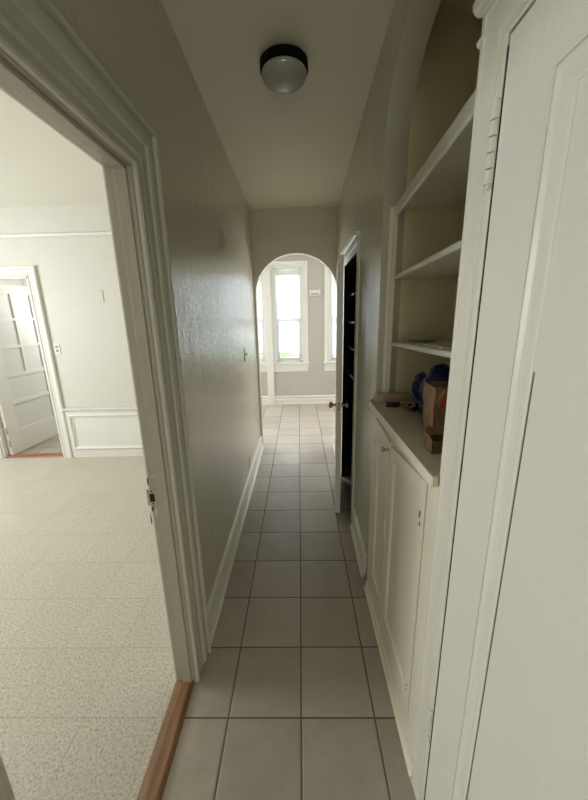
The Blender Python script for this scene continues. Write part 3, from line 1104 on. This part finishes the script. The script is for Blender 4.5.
sweep(bm, [(CX, 0.83, 0.0), (CX, 1.695, 0.0)], (-1, 0, 0), [(0, 0), (0, 0.016), (0.01, 0.015), (0.018, 0.006), (0.05, 0.005), (0.052, 0)], flip=True)
part('toe_board', bm, M['cabinet'], cab)


def cab_door(y0, y1, z0, z1, sag):
    root_bm = B()
    st = 0.052
    x0, x1 = CX - 0.004, CX + 0.016
    for (a, b, c, d) in ((y0, y0 + st, z0, z1), (y1 - st, y1, z0, z1), (y0 + st, y1 - st, z0, z0 + st * 1.3), (y0 + st, y1 - st, z1 - st, z1)):
        box(root_bm, x0, x1, a, b, c, d, 0.0015)
    box(root_bm, x0 + 0.008, x1 - 0.004, y0 + st - 0.004, y1 - st + 0.004, z0 + 0.05, z1 - 0.045)
    sweep(root_bm, [(x0 + 0.008, y0 + st, z0 + st * 1.3), (x0 + 0.008, y1 - st, z0 + st * 1.3), (x0 + 0.008, y1 - st, z1 - st), (x0 + 0.008, y0 + st, z1 - st)],
          (-1, 0, 0), [(0, 0), (0, 0.007), (0.008, 0.004), (0.012, 0)], closed=True, flip=True)
    if sag:     # the old door hangs out of square
        for v in root_bm.verts:
            if v.co.z > (z0 + z1) / 2:
                k = (y1 - v.co.y) / (y1 - y0)
                v.co.z += sag * k
    return root_bm


d_far = part('door', cab_door(1.345, 1.61, 0.155, 1.112, -0.026), M['cabinet'], cab)
bmn = cab_door(0.927, 1.335, 0.155, 1.075, 0.045)
d_near = part('door', bmn, M['cabinet'], cab)
bm = lathe(B(), [(0.009, 0), (0.009, 0.003), (0.005, 0.005), (0.0045, 0.012), (0.011, 0.017), (0.013, 0.023), (0.010, 0.028), (0, 0.030)], 20,
           Matrix.Translation((CX - 0.004, 1.368, 1.045)) @ Matrix.Rotation(-math.pi / 2, 4, 'Y'))
part('knob', bm, M['steel'], d_far, base=cab, smooth=True)


def chip(cx, cy_, cz, w, h, x, n=11, seed=0):
    """small flake where paint came off: a ragged sliver lying on a face that looks along -x"""
    rr = random.Random(seed)
    pts = []
    for i in range(n):
        a = 2 * math.pi * i / n
        k = rr.uniform(0.55, 1.1)
        pts.append((cy_ + w / 2 * k * math.cos(a), cz + h / 2 * k * math.sin(a)))
    return prism(B(), pts, 'x', x - 0.0012, x + 0.002)


for (y, z, w, h, mat, x, par, sd) in ((0.955, 0.985, 0.04, 0.12, 'white_chip', CX - 0.0045, d_near, 1), (0.955, 0.995, 0.012, 0.036, 'raw', CX - 0.0060, d_near, 2),
                                      (0.951, 0.962, 0.009, 0.018, 'raw', CX - 0.0060, d_near, 5),
                                      (0.95, 0.270, 0.018, 0.05, 'white_chip', CX - 0.0045, d_near, 3), (0.950, 0.276, 0.006, 0.011, 'raw', CX - 0.0060, d_near, 4),
                                      (0.948, 0.256, 0.006, 0.009, 'raw', CX - 0.0060, d_near, 6),
                                      (1.36, 0.66, 0.02, 0.10, 'white_chip', CX - 0.0045, d_far, 7), (1.36, 0.69, 0.006, 0.02, 'cabinet', CX - 0.006, d_far, 8)):
    part('paint_chip', chip(0, y, z, w, h, x, seed=sd), M[mat], par, base=cab)
bm = box(B(), CX - 0.004, CX, 1.612, 1.622, 0.96, 1.0, 0.001)
part('latch_plate', bm, M['brass'], cab)

# counter top
bm = prism(B(), [(0.355, 0.822), (0.370, 0.822), (0.370, 0.832), (0.43, 0.832), (0.43, 0.804), (NB - 0.002, 0.804), (NB - 0.002, 1.698), (0.395, 1.698), (0.385, 1.698), (0.355, 1.66)], 'z', CT - 0.03, CT, 0.002)
ct = tag(link('counter_top', bm, M['counter']), 'worn grey-painted counter board on the built-in cabinet', 'counter')
bm = prism(B(), [(0.351, 0.822), (0.355, 0.822), (0.355, 1.66), (0.351, 1.66)], 'z', CT - 0.034, CT + 0.001)
link('counter_edge', bm, M['shelf'], ct)

# frame stile at the far side of the niche
bm = B()
box(bm, 0.442, 0.458, 1.672, 1.699, CT, 2.095, 0.002)
box(bm, 0.425, 0.442, 1.692, 1.699, CT, 2.095, 0.001)
struct('trim_12', bm, M['cabinet'], 'narrow upright strip framing the far side of the shelf niche', 'shelf frame')


def shelf_board(z_far, z_near, th, x0, label, bull):
    bm = B()
    t = bmesh.new()
    ny, fx = 10, x0
    prof = [(fx + 0.004, 0), (fx, -0.004), (fx - 0.001, -th * 0.5), (fx, -th + 0.004), (fx + 0.004, -th)]
    if bull:
        prof = [(fx + 0.02, 0), (fx + 0.004, 0), (fx, -0.006), (fx, -th + 0.01), (fx + 0.005, -th), (fx + 0.014, -th), (fx + 0.016, -0.022)]
        prof += [(NB - 0.001, -0.022), (NB - 0.001, 0)]
    else:
        prof += [(NB - 0.001, -th), (NB - 0.001, 0)]
    rings = []
    for i in range(ny + 1):
        f = i / ny
        y = 1.671 + (0.802 - 1.671) * f
        if not bull and abs(x0 - 0.47) < 0.02:
            y = 1.671 + (0.802 - 1.671) * f
        z = z_far + (z_near - z_far) * f
        jag = 0.0 if i in (0, ny) else random.uniform(-0.0012, 0.0012)
        rings.append([t.verts.new((x + jag, y, z + zz)) for x, zz in prof])
    k = len(prof)
    for a, b in zip(rings, rings[1:]):
        for j in range(k):
            t.faces.new((a[j], a[(j + 1) % k], b[(j + 1) % k], b[j]))
    t.faces.new(rings[0][::-1])
    t.faces.new(rings[-1])
    bmesh.ops.recalc_face_normals(t, faces=t.faces[:])
    merge(bm, t)
    return tag(link('shelf_board', bm, M['shelf']), label, 'shelf', None)


shelf_board(1.488, 1.515, 0.020, 0.455, 'lowest niche shelf board with chipped edge, holding the patterned dish', False)
shelf_board(1.800, 1.828, 0.022, 0.455, 'middle niche shelf board, bare, between the chipped one and the thick one', False)
shelf_board(2.105, 2.175, 0.056, 0.445, 'topmost niche shelf board with a thick front edge', True)

# ================================================================== THINGS
# ceiling lamp
LCX, LCY = -0.050, 1.925
LZ = zc(LCY)
lamp = empty('ceiling_light', (LCX, LCY, LZ), 'round flush ceiling lamp with black rim and white glass dome', 'ceiling lamp')
bm = lathe(B(), [(0, 0), (0.108, 0), (0.114, -0.004), (0.115, -0.038), (0.111, -0.042), (0.104, -0.042)], 64)
link('base', bm, M['black_metal'], lamp, smooth=False)
dome = [(0.104, -0.038)]
for i in range(1, 15):
    a = i / 14 * math.pi / 2
    dome.append((0.109 * math.cos(a) if i < 14 else 0, -0.042 - 0.066 * math.sin(a)))
bm = lathe(B(), dome, 64)
link('lamp_shade', bm, M['opal'], lamp, smooth=True)

# oval cover plate high on the left wall
cov = empty('cover_plate', (LX, 2.385, 2.12), 'oval white cover plate high on the left hallway wall', 'cover plate')
mt = Matrix.Rotation(math.pi / 2, 4, 'Y') @ Matrix.Diagonal((1.0, 0.62, 1.0, 1.0))
bm = lathe(B(), [(0, 0), (0.062, 0), (0.062, 0.012), (0.054, 0.022), (0.030, 0.016), (0.026, 0.010), (0, 0.010)], 40, mt)
link('plate', bm, M['jamb'], cov, smooth=False)
for dz in (-0.045, 0.045):
    bm = lathe(B(), [(0, 0.014), (0.005, 0.014), (0.004, 0.024), (0, 0.025)], 12, Matrix.Translation((0, 0, dz)) @ Matrix.Rotation(math.pi / 2, 4, 'Y'))
    link('screw', bm, M['steel'], cov)


def wall_plate(name, loc, normal, w, h, label, cat, mat, slots=(), toggle=False, outlet=False):
    r = empty(name, loc, label, cat)
    nv = Vector(normal)
    rot = nv.to_track_quat('Z', 'Y').to_matrix().to_4x4()
    if abs(nv.z) < 0.5:
        side = Vector((0, 0, 1)).cross(nv).normalized()
        rot = Matrix(((side.x, 0, nv.x, 0), (side.y, 0, nv.y, 0), (0, 1, nv.z, 0), (0, 0, 0, 1)))
    def loc_part(nm, bm, mat_):
        bmesh.ops.transform(bm, matrix=rot, verts=bm.verts[:])
        return link(nm, bm, mat_, r)
    loc_part('plate', box(B(), -w / 2, w / 2, -h / 2, h / 2, 0, 0.006, 0.002), M[mat])
    if toggle:
        loc_part('toggle', box(B(), -0.006, 0.006, -0.004, 0.016, 0.004, 0.022, 0.002), M['plastic'])
    if outlet:
        for s in (-1, 1):
            bm = box(B(), -0.016, 0.016, s * 0.021 - 0.013, s * 0.021 + 0.013, 0.004, 0.0085, 0.002)
            loc_part('socket', bm, M['grey_plastic'])
    for s in (-1, 1):
        yy = s * h * (0.36 if not outlet else 0.0)
        bm = lathe(B(), [(0, 0.005), (0.0035, 0.005), (0.003, 0.0075), (0, 0.008)], 10, Matrix.Translation((0, yy, 0)))
        loc_part('screw', bm, M['steel'])
        if outlet:
            break
    return r


wall_plate('light_switch', (LX, 3.08, 1.28), (1, 0, 0), 0.075, 0.118, 'grey metal light switch plate on the left hallway wall', 'switch', 'grey_plastic', toggle=True)
wall_plate('wall_outlet', (LX, 3.02, 0.235), (1, 0, 0), 0.072, 0.115, 'cream outlet plate low on the left hallway wall', 'outlet', 'trim_old', outlet=True)
wall_plate('light_switch', (-2.735, RY, 1.315), (0, -1, 0), 0.07, 0.118, 'white wall plate with two sockets beside the panelled door casing', 'outlet', 'plastic', outlet=True)
wall_plate('blank_plate', (-2.155, RY, 1.87), (0, -1, 0), 0.075, 0.13, 'blank plate painted over on the left room wall', 'cover plate', 'room')

# strike plate on the jamb (face looks towards -y)
bm = box(B(), LX - 0.098, LX - 0.058, OP1 - 0.0025, OP1 + 0.001, 0.915, 0.985, 0.001)
sp_ = link('strike_plate', bm, M['pale_brass'], jamb)
bm = box(B(), LX - 0.086, LX - 0.068, OP1 - 0.0045, OP1 + 0.002, 0.933, 0.967)
link('latch_hole', bm, M['dark_hole'], sp_)
for z in (0.923, 0.977):
    bm = lathe(B(), [(0, 0), (0.004, 0), (0.003, 0.002), (0, 0.003)], 10, Matrix.Translation((LX - 0.077, OP1 - 0.002, z)) @ Matrix.Rotation(math.pi / 2, 4, 'X'))
    link('screw', bm, M['dark_hole'], sp_)
for k, (x, z, w, h) in enumerate(((-0.588, 0.90, 0.012, 0.03), (-0.575, 0.885, 0.008, 0.05), (-0.592, 1.02, 0.006, 0.05), (-0.57, 1.04, 0.02, 0.006), (-0.6, 0.86, 0.006, 0.06))):
    rr = random.Random(k)
    pts = []
    for i in range(9):
        a = 2 * math.pi * i / 9
        q = rr.uniform(0.5, 1.1)
        pts.append((x + w / 2 * q * math.cos(a), z + h / 2 * q * math.sin(a)))
    link('paint_chip', prism(B(), pts, 'y', OP1 - 0.0012, OP1 + 0.001), M['raw'] if k % 2 == 0 else M['trim'], jamb)

# thermostat-like box on the far wall
tb = empty('wall_box', (0.285, FY, 2.0), 'small white plastic box on the far wall right of the middle window', 'wall box')
bm = box(B(), -0.095, 0.095, -0.045, 0, -0.05, 0.045, 0.008)
link('housing', bm, M['plastic'], tb)
link('vent_strip', box(B(), -0.07, 0.07, -0.047, -0.044, -0.035, -0.015), M['grey_plastic'], tb)
bm = tube(B(), [(0.095, -0.01, -0.01), (0.13, -0.012, -0.012), (0.175, -0.01, -0.005)], 0.005, 8)
link('cable', bm, M['grey_plastic'], tb)

# closet shelves
CLAB = ['highest dark closet shelf', 'second dark closet shelf from the top', 'third dark closet shelf from the top', 'lowest dark closet shelf']
for z, lab in zip((1.80, 1.56, 1.33, 1.08), CLAB):
    bm = box(B(), 0.478, 1.248, 2.6, 3.438, z - 0.018, z, 0.002)
    s_ = tag(link('closet_shelf', bm, M['closet']), lab + ' inside the open closet doorway', 'shelf', 'closet shelves')
    link('front_edge', box(B(), 0.470, 0.4785, 2.6, 3.438, z - 0.02, z + 0.001, 0.001), M['closet_shelf'], s_)  # lighter edge colour carries the glint of light on the shelf front

# patterned dish on the lowest shelf
DZ_ = 1.4925
dish = empty('serving_dish', (0.573, 1.58, DZ_), 'shallow patterned oval dish on the lowest niche shelf', 'dish')
mt = Matrix.Diagonal((0.86, 0.86, 1.0, 1.0))
bm = lathe(B(), [(0, 0), (0.055, 0), (0.06, 0.003), (0.082, 0.020), (0.092, 0.024), (0.091, 0.027), (0.078, 0.024), (0.055, 0.008), (0, 0.007)], 40, mt)
link('bowl', bm, M['dish'], dish, smooth=True)
pts = [(0.86 * r_ * math.cos(math.pi * k / 14), 0.86 * r_ * math.sin(math.pi * k / 14), z_) for k in range(29) for r_, z_ in (((0.0775, 0.0165), (0.0880, 0.0265))[k % 2],)]
link('rim_pattern', tube(B(), pts, 0.0028, 6), M['white_chip'], dish)
bm = B()
t = bmesh.new()


def sz(y):
    return 1.488 + 0.027 * (1.671 - y) / 0.869 + 0.0012


q = [(0.475, 1.12), (0.62, 1.10), (0.63, 1.30), (0.485, 1.32)]
lo = [t.verts.new((x, y, sz(y))) for x, y in q]
hi = [t.verts.new((x, y, sz(y) + 0.006)) for x, y in q]
t.faces.new(lo[::-1])
t.faces.new(hi)
for k in range(4):
    t.faces.new((lo[k], lo[(k + 1) % 4], hi[(k + 1) % 4], hi[k]))
merge(bm, t)
tag(link('paper_sheet', bm, M['counter']), 'thin flat folded sheet lying near the front of the lowest niche shelf', 'paper')

# wood board at the far end of the counter
bm = B()
box(bm, -0.20, 0.14, -0.016, 0.016, 0, 0.042, 0.003)
bd = link('wood_offcut', bm, M['pine'])
bd.location = (0.572, 1.632, CT)
bd.rotation_euler = (0, 0, math.radians(3))
tag(bd, 'short pale wood board standing on edge at the far end of the counter', 'board')


def star_blob(center, lobes, floor_z, amp, seed, sub=5, freq=(7, 17)):
    """one closed crumpled skin around several overlapping ellipsoid lobes, resting flat on floor_z"""
    t = bmesh.new()
    bmesh.ops.create_icosphere(t, subdivisions=sub, radius=1.0)
    c0 = Vector(center)
    off = Vector((seed * 3.7, seed * 1.3, seed * 2.1))
    for v in t.verts:
        d = v.co.normalized()
        best = 0.02
        for lc, lr in lobes:
            o = c0 - Vector(lc)
            A_ = sum((d[i] / lr[i]) ** 2 for i in range(3))
            B_ = sum(o[i] * d[i] / lr[i] ** 2 for i in range(3))
            C_ = sum((o[i] / lr[i]) ** 2 for i in range(3)) - 1
            disc = B_ * B_ - A_ * C_
            if disc > 0:
                best = max(best, (-B_ + math.sqrt(disc)) / A_)
        p = c0 + d * best
        f = abs(noise.noise(p * freq[0] * 2 + off)) * 1.2 + abs(noise.noise(p * freq[1] * 2 + off)) * 0.6 - 0.4
        p += d * amp * f
        if p.z < floor_z:
            p.z = floor_z
        v.co = p
    return t


# blue bag
bag = empty('shopping_bag', (0.56, 1.38, CT), 'crumpled dark blue plastic bag slumped on the counter behind the brown one', 'bag')
bm = B()
merge(bm, star_blob((0.552, 1.33, 1.27), [((0.555, 1.28, 1.325), (0.072, 0.085, 0.105)), ((0.555, 1.28, 1.25), (0.075, 0.09, 0.09)),
                                         ((0.527, 1.42, 1.31), (0.040, 0.05, 0.055)), ((0.55, 1.36, 1.31), (0.05, 0.09, 0.07)), ((0.556, 1.475, 1.225), (0.066, 0.055, 0.05)), ((0.57, 1.40, 1.25), (0.04, 0.09, 0.06))], CT + 0.001, 0.018, 3))
part('bag_body', bm, M['blue'], bag, smooth=False)
for dx in (-0.01, 0.05):
    pts = []
    for i in range(13):
        a = math.pi * i / 12
        pts.append((0.53 + dx, 1.40 + 0.03 * math.cos(a), 1.345 + 0.035 * math.sin(a)))
    part('bag_handle', tube(B(), pts, 0.005, 8), M['blue'], bag, smooth=True)


# brown paper bag, open on top
def paper_bag(x0, x1, y0, y1, z0, z1, seed):
    t = bmesh.new()
    per, rows = 44, 22
    off = Vector((seed, seed * 2, seed * 3))

    def ring(u):
        s = u * 4
        k, f = int(s) % 4, s - int(s)
        return ((x0 + (x1 - x0) * f, y0), (x1, y0 + (y1 - y0) * f), (x1 - (x1 - x0) * f, y1), (x0, y1 - (y1 - y0) * f))[k]
    grid = []
    for r in range(rows + 1):
        h = r / rows
        row = []
        for i in range(per):
            x, y = ring(i / per)
            c = Vector(((x0 + x1) / 2, (y0 + y1) / 2, 0))
            sl = 1.0 - 0.22 * (1 - h) + 0.08 * math.sin(h * 5)
            p = Vector((c.x + (x - c.x) * sl, c.y + (y - c.y) * sl, z0 + (z1 - z0) * h))
            n_ = abs(noise.noise(p * 13 + off)) - 0.25 + 0.5 * (abs(noise.noise(p * 31 + off)) - 0.25)
            am = 0.032 * (1.0 - 0.6 * h) * min(1, h * 6)
            d = (p - Vector((c.x, c.y, p.z))).normalized()
            p = p + d * n_ * am
            if h > 0.98:
                p.z += 0.0015 * math.sin(i * 1.3)
            row.append(t.verts.new(p))
        grid.append(row)
    for r in range(rows):
        for i in range(per):
            j = (i + 1) % per
            f = t.faces.new((grid[r][i], grid[r][j], grid[r + 1][j], grid[r + 1][i]))
            u = i / per
            if u < 0.25 and 0.14 < u * 4 < 0.62 and 0.56 < r / rows < 0.86:
                f.material_index = 1
    t.faces.new(grid[0][::-1])
    return t


pb = empty('paper_bag', (0.49, 1.09, CT), 'crumpled brown paper bag with an orange print standing on the counter', 'bag')
t = paper_bag(0.436, 0.545, 1.06, 1.165, CT, 1.388, 5)
bm = B()
merge(bm, t)
o = part('bag_body', bm, None, pb, mats=[M['kraft'], M['orange']])
sm = o.modifiers.new('paper thickness', 'SOLIDIFY')
sm.thickness = 0.0012
# small torn carton
ctn = empty('carton', (0.452, 0.985, CT), 'small brown cardboard carton lying open in front of the paper bag', 'carton')
bm = B()
x0, x1, y0, y1, z0, z1 = 0.408, 0.475, 0.975, 1.035, CT + 0.0005, CT + 0.042
for a in ((x0, x1, y0, y1, z0, z0 + 0.002), (x0, x0 + 0.002, y0, y1, z0, z1), (x1 - 0.002, x1, y0, y1, z0, z1), (x0, x1, y1 - 0.002, y1, z0, z1), (x0, x1, y0, y0 + 0.002, z0, z1)):
    box(bm, *a)
part('carton_body', bm, M['kraft_dark'], ctn)
bm = prism(B(), [(x0 + 0.001, z1), (x0 - 0.012, z1 + 0.018), (x0 - 0.0105, z1 + 0.019), (x0 + 0.003, z1)], 'y', y0, y1)
part('flap', bm, M['kraft'], ctn)
bm = prism(B(), [(y1 - 0.002, z1), (y1 + 0.006, z1 + 0.026), (y1 + 0.0075, z1 + 0.026), (y1, z1)], 'x', x0, x1)
part('flap', bm, M['kraft'], ctn)

# black handled tool with loops
tl = empty('hand_tool', (0.46, 1.52, CT), 'black-gripped tool with red and green loops lying beside the blue bag', 'tool')
bm = tube(B(), [(0.405, 1.528, CT + 0.012), (0.41, 1.527, CT + 0.012), (0.466, 1.521, CT + 0.012), (0.470, 1.520, CT + 0.012)], [0.008, 0.0115, 0.0115, 0.007], 14)
part('grip', bm, M['black'], tl, smooth=True)
for mat, oy in (('red', 0.0), ('green', -0.008)):
    pts = []
    for i in range(25):
        a = 2 * math.pi * i / 24
        f = (1 - math.cos(a)) / 2
        pts.append((0.470 + 0.030 * f, 1.500 - 0.085 * f + oy, CT + 0.016 + 0.026 * f + oy * 0.3 + 0.010 * math.sin(a)))
    part('loop', tube(B(), pts, 0.0032, 8), M[mat], tl, smooth=True)
bm = tube(B(), [(0.468, 1.520, CT + 0.012), (0.472, 1.500, CT + 0.014)], 0.0035, 8)
part('joint', bm, M['steel'], tl)
